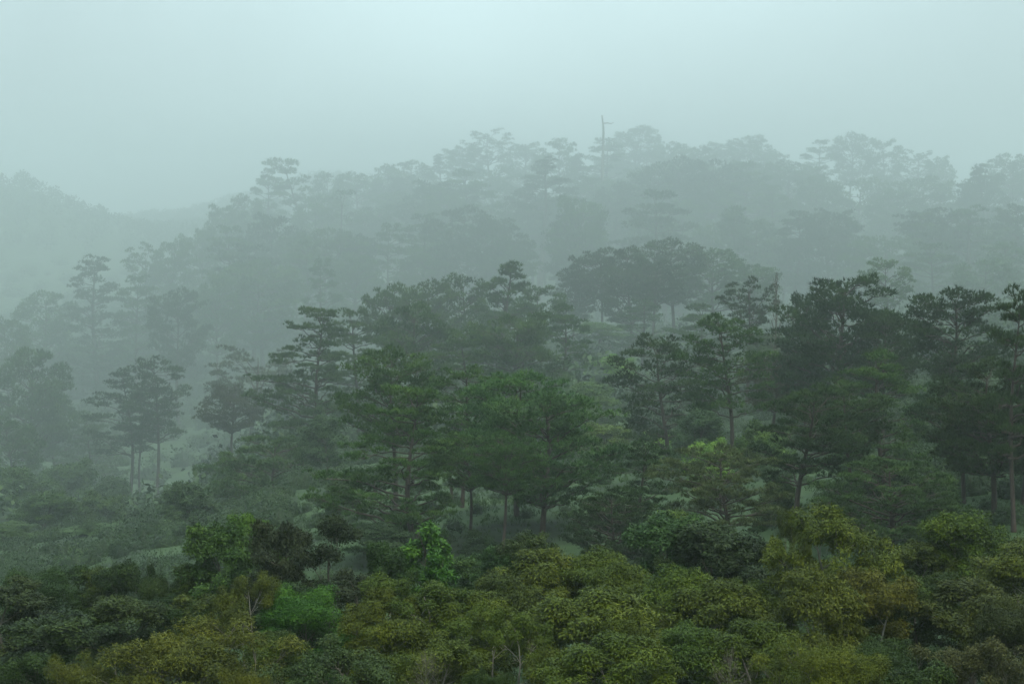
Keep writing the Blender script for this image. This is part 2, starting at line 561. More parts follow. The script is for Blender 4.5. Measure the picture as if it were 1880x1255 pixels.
# ------------------------------------------------------------------ the tree forms
UMB = ((0, .45), (.25, .85), (.6, 1), (.88, .8), (1, .5))
DOME = ((0, .7), (.3, 1), (.65, .97), (.88, .72), (1, .4))
LAY = ((0, .8), (.35, 1), (.7, .8), (1, .4))
CONE = ((0, .85), (.35, 1), (.75, .78), (1, .35))
P = {
    'dome':     pine(1, 19, 13, .34, DOME, 50, pad=1.15, flat=.75),
    'dome2':    pine(2, 20, 13, .38, DOME, 46, lean=.04, pad=1.15, flat=.75),
    'dome3':    pine(3, 21, 14, .46, UMB, 46, rise=(.2, .8), pad=1.15, flat=.75),
    'umbrella': pine(4, 20, 15, .58, UMB, 38, rise=(.25, .8), flat=.6, pad=1.1),
    'umbrella2': pine(5, 20, 14, .50, UMB, 34, rise=(.2, .7), curve=.03, lean=.06, flat=.55, pad=1.1),
    'open':     pine(6, 24, 13, .66, UMB, 18, rise=(.7, 1.3), inner=.1, flat=.5, sec=.8),
    'layered':  pine(7, 23, 12.5, .30, LAY, 44, rise=(0, .5), levels=7, flat=.45, pad=1.1),
    'layered2': pine(8, 22, 13.5, .34, LAY, 40, rise=(-.1, .4), levels=6, flat=.45, bias=.25, drop=.08, pad=1.1),
    'tall':     pine(19, 29, 13, .52, DOME, 38, rise=(0, .6), pad=1.15, flat=.6, rad=.011),
    'tall2':    pine(20, 30, 13, .46, LAY, 34, rise=(-.05, .5), pad=1.1, flat=.55, bias=.3, drop=.1, rad=.011, lean=.03),
    'sparse':   pine(9, 30, 11, .36, ((0, .7), (.5, 1), (1, .35)), 17, rise=(-.1, .3), levels=4, flat=.35),
    'sparse2':  pine(10, 30, 10, .32, ((0, .9), (.5, .8), (1, .3)), 18, rise=(-.2, .2), levels=6, per=8, flat=.35, rad=.010),
    'conifer':  pine(11, 28, 12, .16, CONE, 60, rise=(-.1, .6), flat=.6, pad=1.1, drop=.12, curve=.015),
    'cone':     pine(12, 26, 9, .2, ((0, .8), (.35, 1), (.7, .7), (1, .1)), 52, rise=(.2, .9)),
    'slim':     pine(13, 28, 7, .70, UMB, 15, rise=(.2, .9), lean=-.08, curve=.03, rad=.009),
    'lean':     pine(14, 22, 13, .46, DOME, 34, rise=(.1, .7), lean=-.14, curve=.05, bias=.15),
    'low':      pine(15, 14, 17, .22, DOME, 56, rise=(.1, .5), rad=.024, flat=.45),
    'flat':     pine(16, 16, 17, .44, ((0, .7), (.5, 1), (.85, .85), (1, .4)), 34, rise=(.15, .55), rad=.02, curve=.03, flat=.45),
    'side':     pine(17, 23, 14, .20, LAY, 56, rise=(-.05, .5), bias=.35, curve=.03, flat=.42, levels=8),
    'feather':  pine(18, 24, 12, .3, ((0, .9), (.4, 1), (.8, .5), (1, .06)), 40, rise=(.3, 1.1), tuft=.6),
}
print('pines', sum(len(p.crown.polygons) for p in P.values()))
B = {
    'acacia':  broadleaf(31, 5.5, 3.4, .3, .36, 560, (.07, .13), .17, .55, 9, 5, 2, M_PALEBARK, sparse=.12),
    'acacia2': broadleaf(32, 5.5, 3.2, .32, .40, 640, (.07, .13), .17, .55, 9, 5, 2, M_PALEBARK, trunks=2, sparse=.15),
    'acacia3': broadleaf(33, 5.0, 3.6, .34, .34, 520, (.07, .12), .17, .5, 10, 5, 2, M_PALEBARK, sparse=.1),
    'acacia4': broadleaf(34, 6.0, 3.6, .4, .34, 520, (.07, .13), .16, .55, 10, 4, 2, M_PALEBARK, sparse=.2, top=1.1),
    'glossy':  broadleaf(35, 5.5, 3.0, .2, .34, 420, (.065, .115), .27, .35, 10, 5, 2, M_GREYBARK, fill=.35, sparse=.08),
    'glossy2': broadleaf(36, 5.5, 2.8, .25, .32, 360, (.065, .11), .27, .3, 9, 5, 2, M_GREYBARK, fill=.4, sparse=.15, up=1.1),
    'loose':   broadleaf(37, 6.0, 2.4, .2, .27, 260, (.06, .105), .26, .3, 10, 4, 2, M_GREYBARK, fill=.5, sparse=.15, up=1.0),
    'round':   broadleaf(38, 4.5, 3.6, .2, .40, 900, (.05, .085), .19, .2, 10, 5, 2, M_GREYBARK, flat=.85, sparse=.1),
    'golden':  broadleaf(39, 4.5, 4.2, .15, .36, 620, (.05, .095), .14, .1, 13, 6, 2, M_GREYBARK, flat=.9, sparse=.1),
    'shrub':   broadleaf(45, 4.5, 3.6, .12, .30, 420, (.05, .09), .22, .2, 12, 6, 2, M_GREYBARK, flat=.9, sparse=.15),
    'leggy':   broadleaf(46, 6.0, 3.2, .52, .34, 560, (.07, .12), .17, .5, 9, 5, 2, M_PALEBARK, trunks=2, sparse=.2, rad=.013),
    'sapling': broadleaf(40, 6.0, 1.8, .25, .28, 260, (.10, .16), .26, .35, 9, 4, 1, M_GREYBARK, fill=.5),
    'slender': broadleaf(41, 5.0, .8, .1, .22, 260, (.06, .11), .24, .1, 8, 2, 1, M_GREYBARK, fill=.5),
    'bush':    broadleaf(42, 3.0, 3.4, .08, .40, 400, (.08, .14), .26, .3, 9, 5, 2, M_GREYBARK, fill=.4),
    # larger wild bushes further off, with leaf sprays sized for their distance
    'thicket': broadleaf(43, 7.0, 6.0, .1, .62, 220, (.16, .30), .24, .25, 13, 5, 2, M_GREYBARK, fill=.4, sparse=.15),
    'thicket2': broadleaf(44, 9.0, 6.0, .2, .60, 220, (.16, .30), .24, .25, 13, 5, 2, M_GREYBARK, fill=.4, sparse=.15, up=1.1),
}
print('broad', sum(len(p.crown.polygons) for p in B.values()))
D_ = {
    'snag':  dead_pole(),
    'twigs': bare(52, 22, 6, 22, .45, (25, 70), .010, 9, M_GREYBARK, .05),
    'dry':   bare(53, 2.2, 3.4, 30, .04, (5, 62), .002, 10, M_GREYBARK, .006),
}
ALL = {**P, **B, **D_}
RNG = random.Random(7)
PLACED = []


def plant(form, px, top, D, wpx, label, tint, name='pine_tree', cat='pine', group=None, rz=None, H=None, lift=0.):
    p = ALL[form]
    D = depth(D)
    x, y, zt = at(px, top, D)
    zb = float(ground_z(x, y)) - .1 + lift
    h = H if H else zt - zb
    if H:
        zb = zt - H
    sx = wpx * D / FPX / p.W * (1.12 if cat == 'pine' else 1.3 if D < 50 and form in B else 1)
    sz = h / p.H
    if form in P:
        sx = max(sx, .64 * sz)
        if sx > 1.2 * sz:           # a broad crown keeps its form: the tree roots deeper down the slope
            h = sx / 1.2 * p.H
            zb = zt - h
    e = bpy.data.objects.new(name, None)
    e.empty_display_size = .5
    COL.objects.link(e)
    e.location = (x, y, zb)
    e.rotation_euler = (0, 0, RNG.uniform(0, 6.28) if rz is None else rz)
    e.scale = (sx, sx, h / p.H)
    e['label'], e['category'] = label, cat
    if group:
        e['group'] = group
    t = bpy.data.objects.new('trunk', p.trunk)
    COL.objects.link(t)
    t.parent = e
    l = bpy.data.objects.new('limbs', p.limbs)
    COL.objects.link(l)
    l.parent = t
    if p.crown:
        c = bpy.data.objects.new('crown', p.crown)
        COL.objects.link(c)
        c.parent = e
        j = [RNG.uniform(.88, 1.14) for _ in range(3)]
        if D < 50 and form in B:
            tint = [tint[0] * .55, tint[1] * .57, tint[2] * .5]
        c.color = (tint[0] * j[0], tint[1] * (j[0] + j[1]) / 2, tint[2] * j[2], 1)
    PLACED.append((label, px, top, D, wpx, round(h, 1), round(sx, 2), round(h / p.H, 2)))
    return e


# leaf colours
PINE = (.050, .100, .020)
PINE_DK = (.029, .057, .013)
PINE_LT = (.060, .125, .022)
PINE_OL = (.060, .070, .025)
OLIVE = (.110, .142, .005)
OLIVE_DK = (.078, .112, .005)
GREEN = (.070, .125, .016)
DARK = (.040, .080, .009)
GLOSS = (.056, .110, .018)
BLUE = (.066, .130, .034)
BRIGHT = (.075, .185, .010)
LIME = (.130, .240, .022)
GOLD = (.140, .145, .008)
RED = (.100, .100, .026)
BUSH = (.045, .080, .025)

G_RIDGE = 'pines along the misty skyline ridge'
G_MID = 'pines in the mid slope rows'
G_HERO = 'pines of the central stand'
G_RIGHT = 'dark pines on the right slope'
G_LEFT = 'pines in the mist on the left slope'
G_BACK = 'pale pines on the hazy back slope'
G_FRONT = 'broadleaf trees of the foreground canopy'

# ---- skyline ridge, left to right
def ridge(form, px, top, D, w, label, tint=PINE, **k):
    plant(form, px, top, D, w, label, tint, group=G_RIDGE, **k)


ridge('layered', 497, 303, 800, 62, 'feathery pine on the ridge just left of the leaning slim pine')
ridge('slim', 552, 286, 770, 72, 'leaning slim pine with a small tufted head at the left end of the skyline', rz=.3)
ridge('dome', 606, 312, 850, 66, 'low round pine on the ridge just right of the leaning slim pine')
ridge('dome3', 655, 311, 880, 80, 'flat-domed pine on the left shoulder of the skyline, right of a low round one')
ridge('dome2', 712, 297, 900, 56, 'small rounded pine at the first rise of the skyline from the left')
ridge('dome', 762, 291, 930, 84, 'broad rounded pine on the skyline between two small peaked pines')
ridge('cone', 808, 281, 950, 50, 'small peaked pine on the skyline left of the high spreading umbrella pine')
ridge('umbrella', 852, 262, 970, 66, 'thin layered pine tucked under the left side of the high umbrella pine')
ridge('open', 903, 233, 960, 84, 'high spreading umbrella pine with open limbs left of centre on the skyline')
ridge('dome', 968, 258, 980, 86, 'broad pale dome pine right beside the high spreading umbrella pine')
ridge('umbrella2', 1037, 249, 880, 74, 'flat-layered pine left of the bare pole tree on the skyline')
ridge('layered2', 1112, 250, 900, 84, 'layered pine standing right behind the bare pole tree')
ridge('dome2', 1170, 227, 1010, 96, 'large pale round pine just right of the bare pole tree')
ridge('cone', 1210, 245, 1040, 30, 'tiny pointed pine at the right foot of the large pale round pine')
ridge('umbrella', 1246, 257, 930, 56, 'small dark-headed pine on the skyline at right of the tiny pointed one')
ridge('dome3', 1282, 263, 900, 62, 'rounded pine on the skyline next right of the small dark-headed pine')
ridge('dome', 1325, 258, 980, 76, 'left and flatter one of two broad pines joined on the skyline right of centre')
ridge('umbrella', 1377, 244, 970, 72, 'taller right one of two broad pines joined on the skyline right of centre')
ridge('dome2', 1424, 276, 960, 56, 'low pine sloping down to the gap in the skyline')
ridge('layered', 1510, 253, 930, 66, 'leftmost layered pine of the high row right of the skyline gap')
ridge('dome3', 1563, 238, 930, 70, 'tallest round-headed pine of the high row right of the skyline gap')
ridge('umbrella2', 1622, 250, 920, 66, 'flat-headed pine just right of the tallest one in the high row')
ridge('open', 1680, 271, 930, 62, 'open airy pine in the falling right part of the high row')
ridge('umbrella', 1726, 283, 940, 46, 'smallest pine ending the high row on its right')
ridge('cone', 1800, 298, 690, 78, 'tall dense cone-shaped pine near the right edge under the skyline', tint=PINE_DK)
ridge('umbrella', 1856, 277, 820, 84, 'spreading pine on the skyline at the right edge')
plant('snag', 1107, 212, 800, 26, 'bare dead pole tree with a short side stub rising above the skyline', PINE, name='dead_tree', cat='dead tree', rz=0)


# ---- back slope
def back(form, px, top, D, w, label, tint=PINE, **k):
    plant(form, px, top, D, w, label, tint, group=G_BACK, **k)


back('dome', 455, 352, 720, 70, 'rounded pine on the left shoulder below the feathery ridge pine')
back('umbrella', 412, 370, 700, 70, 'flat pine stepping down the left shoulder of the back hill')
back('dome3', 372, 408, 640, 62, 'small pine at the lowest step of the left shoulder')
back('dome2', 318, 432, 600, 80, 'pale round pine left of the big dim dome on the left slope')
back('open', 262, 440, 600, 70, 'airy pine left of the pale round pine at the edge of the misty gap')
back('sparse2', 636, 345, 650, 90, 'thin skeletal pine with bare-looking tiers on the left of the back slope')
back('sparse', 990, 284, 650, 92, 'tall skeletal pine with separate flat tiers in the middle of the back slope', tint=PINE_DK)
back('dome', 905, 300, 880, 130, 'wide pale dome pine under the high spreading umbrella pine')
back('layered', 800, 338, 700, 84, 'layered pine left of centre on the back slope')
back('sparse2', 862, 372, 620, 66, 'thin pine with a long bare trunk left of the tall skeletal pine')
back('dome3', 735, 345, 800, 90, 'soft round pine left of the layered pine on the back slope')
back('dome', 690, 372, 720, 110, 'dim broad pine below the first rise of the skyline')
back('dome2', 590, 352, 740, 90, 'dim pine under the low round ridge pine at left')
back('layered2', 715, 405, 560, 80, 'faint narrow pine half lost in mist at left of centre')
back('dome', 1200, 296, 830, 130, 'wide pale pine below the large round skyline pine')
back('dome3', 1085, 318, 780, 90, 'pale pine at the foot of the bare pole tree')
back('dome2', 1130, 345, 720, 110, 'dim broad pine right of the tall skeletal pine')
back('layered', 1290, 300, 800, 90, 'pale layered pine under the joined pair on the skyline')
back('dome', 1365, 292, 800, 110, 'soft wide pine under the taller joined skyline pine')
back('dome3', 1450, 288, 780, 110, 'soft domed pine below the skyline gap')
back('layered', 1418, 335, 680, 66, 'columnar layered pine right of centre on the back slope')
back('dome', 1570, 322, 760, 140, 'broad pale pine beneath the tallest pine of the high row')
back('dome2', 1500, 318, 720, 90, 'rounded pale pine left of the broad one beneath the high row')
back('dome3', 1700, 316, 740, 130, 'wide dim pine left of the dense cone-shaped pine')
back('dome', 1640, 345, 700, 100, 'middling dim pine between two wide pale pines below the high row')
back('layered2', 1330, 345, 680, 90, 'grey-green pine left of the columnar layered pine')
back('dome2', 1250, 362, 660, 110, 'soft mound-like pine above the broad pale pair right of centre')
back('dome3', 1865, 370, 560, 90, 'dark round pine at the right edge of the back slope', tint=PINE_DK)
back('sparse', 1765, 372, 540, 130, 'open skeletal pine with a straight trunk under the dense cone-shaped pine')
back('dome', 490, 386, 600, 120, 'big dim dome pine on the left slope', tint=PINE_DK)
back('layered', 425, 408, 580, 90, 'pale layered pine touching the left side of the big dim dome')
back('dome3', 478, 470, 530, 150, 'broad flat pine in front of the big dim dome')
back('dome2', 400, 500, 520, 80, 'faint pine below the pale layered pine on the left slope')
back('layered', 250, 500, 520, 80, 'faint layered pine right of the tall tiered conifer')
back('dome3', 325, 520, 490, 92, 'round-headed pine standing in the pale mist right of the tall tiered conifer', tint=PINE_DK)
back('conifer', 175, 463, 520, 96, 'tall tiered conifer with ragged steps on the left', tint=PINE_DK)
back('dome', 75, 528, 540, 110, 'faint pine low at left behind the tall tiered conifer')
back('dome2', 10, 575, 500, 90, 'faint dim pine at the left edge above the big dusky pine')
back('layered2', 590, 470, 500, 60, 'thin faint pine in mist right of the broad flat pine')
back('dome', 1250, 405, 590, 150, 'left one of the broad pale pair right of centre')
back('dome3', 1350, 394, 590, 130, 'right one of the broad pale pair right of centre')
back('dome', 1520, 385, 560, 150, 'large dusky dome pine on the right back slope', tint=PINE_DK)
back('dome2', 1630, 428, 540, 150, 'dusky pine sloping off the right side of the large dusky dome')
back('dome3', 1440, 428, 570, 100, 'pale pine tucked at the left foot of the large dusky dome')
back('layered', 1710, 440, 500, 110, 'dim pine beneath the open skeletal pine on the right')
back('dome', 1800, 470, 480, 130, 'dusky broad pine on the right below the dense cone-shaped pine')
back('dome2', 1850, 440, 500, 100, 'dusky pine at the right edge under the dark round one')
back('umbrella', 920, 455, 560, 96, 'lone flat-topped pine fading in the mist at centre')
back('dome3', 1185, 390, 640, 100, 'pale pine left of the broad pale pair')
back('layered', 1060, 395, 640, 90, 'faint pine just right of the tall skeletal pine trunk')
back('dome', 780, 440, 560, 100, 'faint broad pine under the layered pine left of centre')
back('dome2', 655, 465, 540, 90, 'faint round pine under the thin skeletal pine at left')
back('dome3', 545, 420, 620, 80, 'faint pine right of the big dim dome')

# ---- mid rows
def mid(form, px, top, D, w, label, tint=PINE, **k):
    plant(form, px, top, D, w, label, tint, group=G_MID, **k)


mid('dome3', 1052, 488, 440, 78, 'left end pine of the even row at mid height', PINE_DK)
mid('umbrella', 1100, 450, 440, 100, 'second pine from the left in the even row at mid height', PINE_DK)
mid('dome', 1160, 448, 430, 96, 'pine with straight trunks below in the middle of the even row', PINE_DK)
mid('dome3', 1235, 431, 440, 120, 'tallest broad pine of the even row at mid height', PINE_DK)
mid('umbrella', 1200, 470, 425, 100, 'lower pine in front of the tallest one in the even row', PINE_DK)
mid('dome2', 1310, 452, 445, 110, 'pine just right of the tallest one in the even row')
mid('dome3', 1378, 476, 450, 100, 'right end pine of the even row, fading into mist')
mid('layered2', 1180, 545, 400, 90, 'dim pine low between the trunks of the even row')
mid('side', 598, 560, 330, 150, 'open tiered pine with ragged left side at left of centre', PINE, rz=math.pi)
mid('layered', 655, 560, 350, 110, 'pine half hidden right behind the open tiered pine')
mid('umbrella', 718, 514, 375, 100, 'left flat-topped pine of the mid row left of centre')
mid('dome3', 785, 505, 380, 100, 'second flat-topped pine of the mid row left of centre')
mid('dome', 858, 498, 385, 110, 'broad pine left of the peaked feathery pine in the mid row')
mid('feather', 932, 474, 370, 130, 'peaked feathery pine at the top of the mid row')
mid('umbrella2', 990, 515, 380, 96, 'flat pine on the right shoulder of the peaked feathery pine')
mid('dome', 770, 550, 340, 130, 'round pine standing in front of the mid row left of centre')
mid('dome3', 955, 562, 335, 170, 'broad spreading pine just above the central stand')
mid('layered', 1028, 552, 350, 90, 'tiered pine at the right end of the mid row')
mid('layered2', 850, 600, 330, 130, 'dim pine between the round pine and the broad spreading one')
mid('umbrella2', 1632, 470, 410, 84, 'pale pine with flat tiers peeping over the big dark pine', PINE_LT)

# ---- right slope
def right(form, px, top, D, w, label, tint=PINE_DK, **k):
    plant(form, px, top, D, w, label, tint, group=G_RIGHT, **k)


right('open', 1372, 503, 330, 92, 'small dark umbrella pine beside the leafless twiggy tree')
plant('twigs', 1424, 503, 320, 44, 'leafless reddish twiggy tree beside the small dark umbrella pine', PINE, name='bare_tree', cat='bare tree')
right('dome', 1550, 497, 290, 210, 'biggest dark dome pine on the right slope')
right('dome3', 1480, 530, 300, 80, 'dark pine leaning out of the left flank of the biggest dome')
right('dome2', 1625, 565, 285, 110, 'dark pine on the right flank of the biggest dome')
right('dome3', 1752, 517, 270, 170, 'dark flat-domed pine right of the biggest dome')
right('layered2', 1870, 514, 190, 120, 'near dark ragged pine cut off by the right edge')
right('layered', 1275, 552, 370, 110, 'pale pine in mist behind the two right trunks', PINE)
right('tall', 1225, 606, 300, 170, 'dense pine with a bare trunk left of the straight pale trunk')
right('tall', 1335, 568, 270, 150, 'umbrella pine on a tall straight pale trunk', PINE)
right('layered', 1628, 638, 235, 150, 'bright green tiered pine on the right slope', (.065, .125, .022))
right('lean', 1472, 700, 205, 190, 'pine with a bent dark trunk above the green clearing')
right('umbrella2', 1565, 690, 225, 150, 'dark pine right of the bent trunk, forked', PINE_DK)
right('dome', 1828, 655, 200, 190, 'tall dark pine with a straight red-brown trunk at the right')
right('umbrella2', 1772, 690, 215, 150, 'dark pine left of the straight red-brown trunk')
right('low', 1640, 835, 185, 240, 'low wide-spreading pine right of the green clearing', (.045, .080, .024))
right('flat', 1337, 812, 190, 210, 'flat-topped olive pine with splayed red limbs', (.070, .088, .026))
right('layered2', 1178, 802, 215, 150, 'shrubby dark pine between the central stand and the flat-topped olive one')
right('low', 1125, 900, 205, 160, 'low dark pine at the right foot of the central stand')
right('dome3', 1420, 640, 300, 110, 'dim brown-tinged pine behind the bent trunk', (.070, .062, .028))
right('dome', 1880, 720, 210, 130, 'dark pine behind the straight red-brown trunk at the right edge')

# ---- central stand
def hero(form, px, top, D, w, label, tint=PINE, **k):
    plant(form, px, top, D, w, label, tint, group=G_HERO, **k)


hero('dome3', 722, 628, 270, 150, 'tall rounded pine at the back left of the central stand')
hero('side', 775, 705, 232, 220, 'wide pine with long drooping left limbs in the central stand', rz=math.pi)
hero('tall', 848, 664, 255, 130, 'rounded pine in the middle of the central stand', PINE_LT)
hero('dome2', 952, 670, 245, 200, 'bright round-topped pine crowning the central stand', (.058, .125, .022))
hero('dome3', 1000, 704, 235, 215, 'broad pine with a forked trunk on the right of the central stand', (.052, .110, .022))
hero('umbrella2', 862, 790, 240, 110, 'dim pine with a dark lower crown between the central trunks')
hero('umbrella', 922, 790, 222, 120, 'slender pale-trunked pine in front of the central stand')
hero('umbrella', 832, 790, 265, 90, 'thin background pine with a dark trunk in the central stand')

# ---- left slope
def left(form, px, top, D, w, label, tint=PINE, **k):
    plant(form, px, top, D, w, label, tint, group=G_LEFT, **k)


left('tall', 282, 647, 410, 104, 'right and tallest of the three tall-trunked pines standing in mist at left', PINE_DK)
left('tall2', 232, 672, 415, 118, 'left one of the three tall-trunked pines, with dark outstretched limbs', PINE_DK)
left('tall', 256, 700, 420, 84, 'middle one of the three tall-trunked pines standing in mist', PINE_DK)
left('open', 458, 628, 415, 150, 'open umbrella pine with splayed bare limbs at left', PINE_OL)
left('umbrella', 428, 700, 370, 108, 'olive pine with a straight trunk in front of the open umbrella pine', PINE_OL)
left('flat', 505, 795, 312, 205, 'low flat-tiered pine below the olive one on the left')
left('flat', 428, 832, 325, 130, 'small low pine tucked left of the low flat-tiered pine')
left('dome', 48, 630, 440, 130, 'big dusky pine at the left edge')
left('layered', 105, 700, 450, 120, 'dusky pine right of the big one at the left edge')
left('dome2', 15, 760, 410, 110, 'dusky pine low at the left edge')
left('layered2', 165, 760, 440, 110, 'dim pine in the murk left of the three tall trunks')

# ---- the many other pines of the slopes, half lost in mist
ANCH = [('the bare pole tree', 1107, 260), ('the tall skeletal pine', 990, 340), ('the leaning slim pine', 552, 330),
        ('the big dim dome pine', 490, 430), ('the dense cone-shaped pine', 1800, 350), ('the tall tiered conifer', 175, 530),
        ('the round-headed pine in the pale mist', 325, 570), ('the large dusky dome pine', 1520, 430),
        ('the open skeletal pine at right', 1765, 430), ('the layered pine left of centre', 800, 380),
        ('the lone flat-topped pine in the mist', 920, 490), ('the even row of pines', 1230, 480),
        ('the columnar layered pine', 1418, 370), ('the thin skeletal pine at left', 636, 400)]
SKY = [(-100, 600), (0, 585), (100, 560), (230, 520), (300, 470), (340, 450), (400, 395), (480, 355), (560, 345), (650, 330), (760, 312), (850, 297), (950, 282),
       (1100, 280), (1180, 268), (1300, 280), (1420, 295), (1460, 310), (1520, 290), (1650, 290), (1740, 310), (1980, 305)]


def fillers(n):
    r = random.Random(21)
    spots, seen = [], set()
    tries = 0
    while len(spots) < n and tries < 6000:
        tries += 1
        px = r.uniform(-20, 1900)
        D = r.choice([r.uniform(545, 575), r.uniform(690, 730), r.uniform(840, 885), r.uniform(985, 1030)])
        form = r.choice(['dome', 'dome2', 'dome3', 'dome', 'umbrella', 'layered', 'cone', 'umbrella2'])
        wpx = r.uniform(75, 125) * (1.25 - .45 * (D - 450) / 600)
        dd = depth(D)
        H = wpx * 1.12 * dd / FPX / ALL[form].W * ALL[form].H * r.uniform(.95, 1.15)
        x = (px - 940) / FPX * dd
        zt = float(ground_z(x, dd)) + H
        k = math.tan(math.atan2(zt, dd) + PITCH)
        top = 627.5 - k * FPX
        lim = np.interp(px, *zip(*SKY)) + (0 if D > 600 else 70)
        if top < lim:
            top = lim + r.uniform(0, 25)
        if any(abs(px - a) < 38 and abs(top - b_) < 26 for a, b_ in spots):
            continue
        if top > 640 or (900 < px < 1500 and top > 430 and D < 520):
            continue
        nm, ax, ay = min(ANCH, key=lambda q: (q[1] - px) ** 2 + (q[2] - top - 30) ** 2)
        dx, dy = px - ax, top + 30 - ay
        side = ('left' if dx < 0 else 'right')
        vert = ('above' if dy < 0 else 'below')
        dist = math.hypot(dx, dy)
        near = 'close' if dist < 70 else 'a little way' if dist < 130 else 'some way' if dist < 200 else 'far'
        where = (f'{near} to the {side} of' if abs(dy) < 22 else f'{near} {vert}' if abs(dx) < 25 else f'{near} {vert} and to the {side} of') + ' ' + nm
        kind = {'dome': 'round', 'dome2': 'rounded leaning', 'dome3': 'high-crowned', 'umbrella': 'flat-topped', 'layered': 'tiered', 'cone': 'pointed', 'umbrella2': 'uneven flat'}[form]
        tone = 'pale' if D > 760 else 'dim' if D > 560 else 'dusky'
        lab = f'{tone} {kind} pine {where}'
        if lab in seen or len(lab.split()) > 16:
            continue
        seen.add(lab)
        spots.append((px, top))
        plant(form, px, top, D, wpx, lab, PINE if r.random() < .6 else PINE_DK, group='misty pines filling the slopes')


fillers(66)

# ---- bushes of the valley
G_BUSH = 'wild bushes on the valley floor'


def bush(form, px, top, D, w, label, tint=BUSH, **k):
    plant(form, px, top, D, w, label, tint, name='wild_bush', cat='bush', group=G_BUSH, **k)


bush('thicket', 258, 955, 316, 100, 'dark pointed bush alone in the murk at lower left', DARK)
bush('thicket2', 705, 955, 225, 110, 'bush at the foot of the drooping-limbed pine', BUSH, H=2.2)
bush('thicket', 885, 975, 228, 70, 'bush between the central trunks', BUSH, H=1.8)
bush('thicket', 1205, 790, 310, 80, 'light green bush left of the dense pine trunk', LIME, H=3.30)
bush('thicket2', 1280, 745, 290, 100, 'bush between the two right trunks', BUSH, H=5.62)
bush('thicket', 1405, 770, 270, 110, 'bush right of the straight pale trunk', GREEN, H=4.20)
bush('thicket', 1300, 800, 260, 90, 'light bush at the foot of the straight pale trunk', LIME, H=3.30)
bush('thicket2', 1425, 870, 215, 80, 'dark bush left of the bent trunk', DARK, H=3.75)
bush('thicket', 1130, 650, 350, 80, 'yellow-green bush right of the mid row', LIME, H=3.75)
bush('thicket2', 1090, 700, 330, 110, 'pale bush right of the central crowns', GREEN, H=5.62)
bush('thicket', 1110, 770, 310, 100, 'bush on the misty slope between the stands', GREEN, H=4.20)
bush('thicket2', 1100, 590, 395, 90, 'bush under the even row of pines', GREEN, H=4.20)
bush('thicket2', 600, 760, 310, 90, 'misty bush behind the low flat-tiered pine', BUSH, H=5.25)
bush('thicket', 545, 790, 330, 80, 'misty bush left of the central stand', BUSH, H=4.20)
bush('thicket2', 620, 870, 265, 80, 'misty bush at the left foot of the central stand', BUSH, H=4.20)
bush('thicket2', 350, 880, 300, 110, 'dim bush right of the three tall trunks', BUSH, H=5.25)
bush('thicket', 190, 900, 335, 110, 'dim bush left of the three tall trunks', DARK)
bush('thicket2', 80, 900, 330, 130, 'dim bush in the murk at the lower left edge', DARK)
bush('thicket', 1530, 920, 200, 90, 'dark bush under the low wide-spreading pine', DARK, H=3.75)
bush('thicket', 1740, 900, 195, 120, 'dark bush left of the straight red-brown trunk', DARK, H=4.20)
bush('thicket2', 1420, 610, 330, 110, 'dark brushy bush under the leafless twiggy tree', BUSH, H=4.20)
bush('thicket2', 1240, 930, 185, 110, 'green bush below the shrubby dark pine', GREEN, H=3.30)

bush('thicket2', 30, 850, 360, 120, 'tall dim bush low at the left edge of the murk', DARK, H=13)
bush('thicket', 130, 840, 380, 110, 'dim bush above the murk at left, between the edge and the three tall trunks', DARK, H=11)
bush('thicket2', 20, 960, 315, 130, 'dark bush at the left edge just above the canopy', DARK)
bush('thicket', 110, 975, 315, 110, 'dark bush left of the pointed one in the murk', DARK)
bush('thicket2', 180, 965, 310, 100, 'dark bush touching the left side of the pointed one in the murk', DARK)
bush('thicket', 330, 960, 325, 100, 'dark bush right of the pointed one in the murk', DARK)
bush('thicket', 300, 905, 340, 100, 'dim bush between the three tall trunks and the low flat-tiered pine', DARK)
bush('thicket2', 215, 870, 360, 90, 'tall faint bush just behind the three tall trunks', BUSH, H=11)

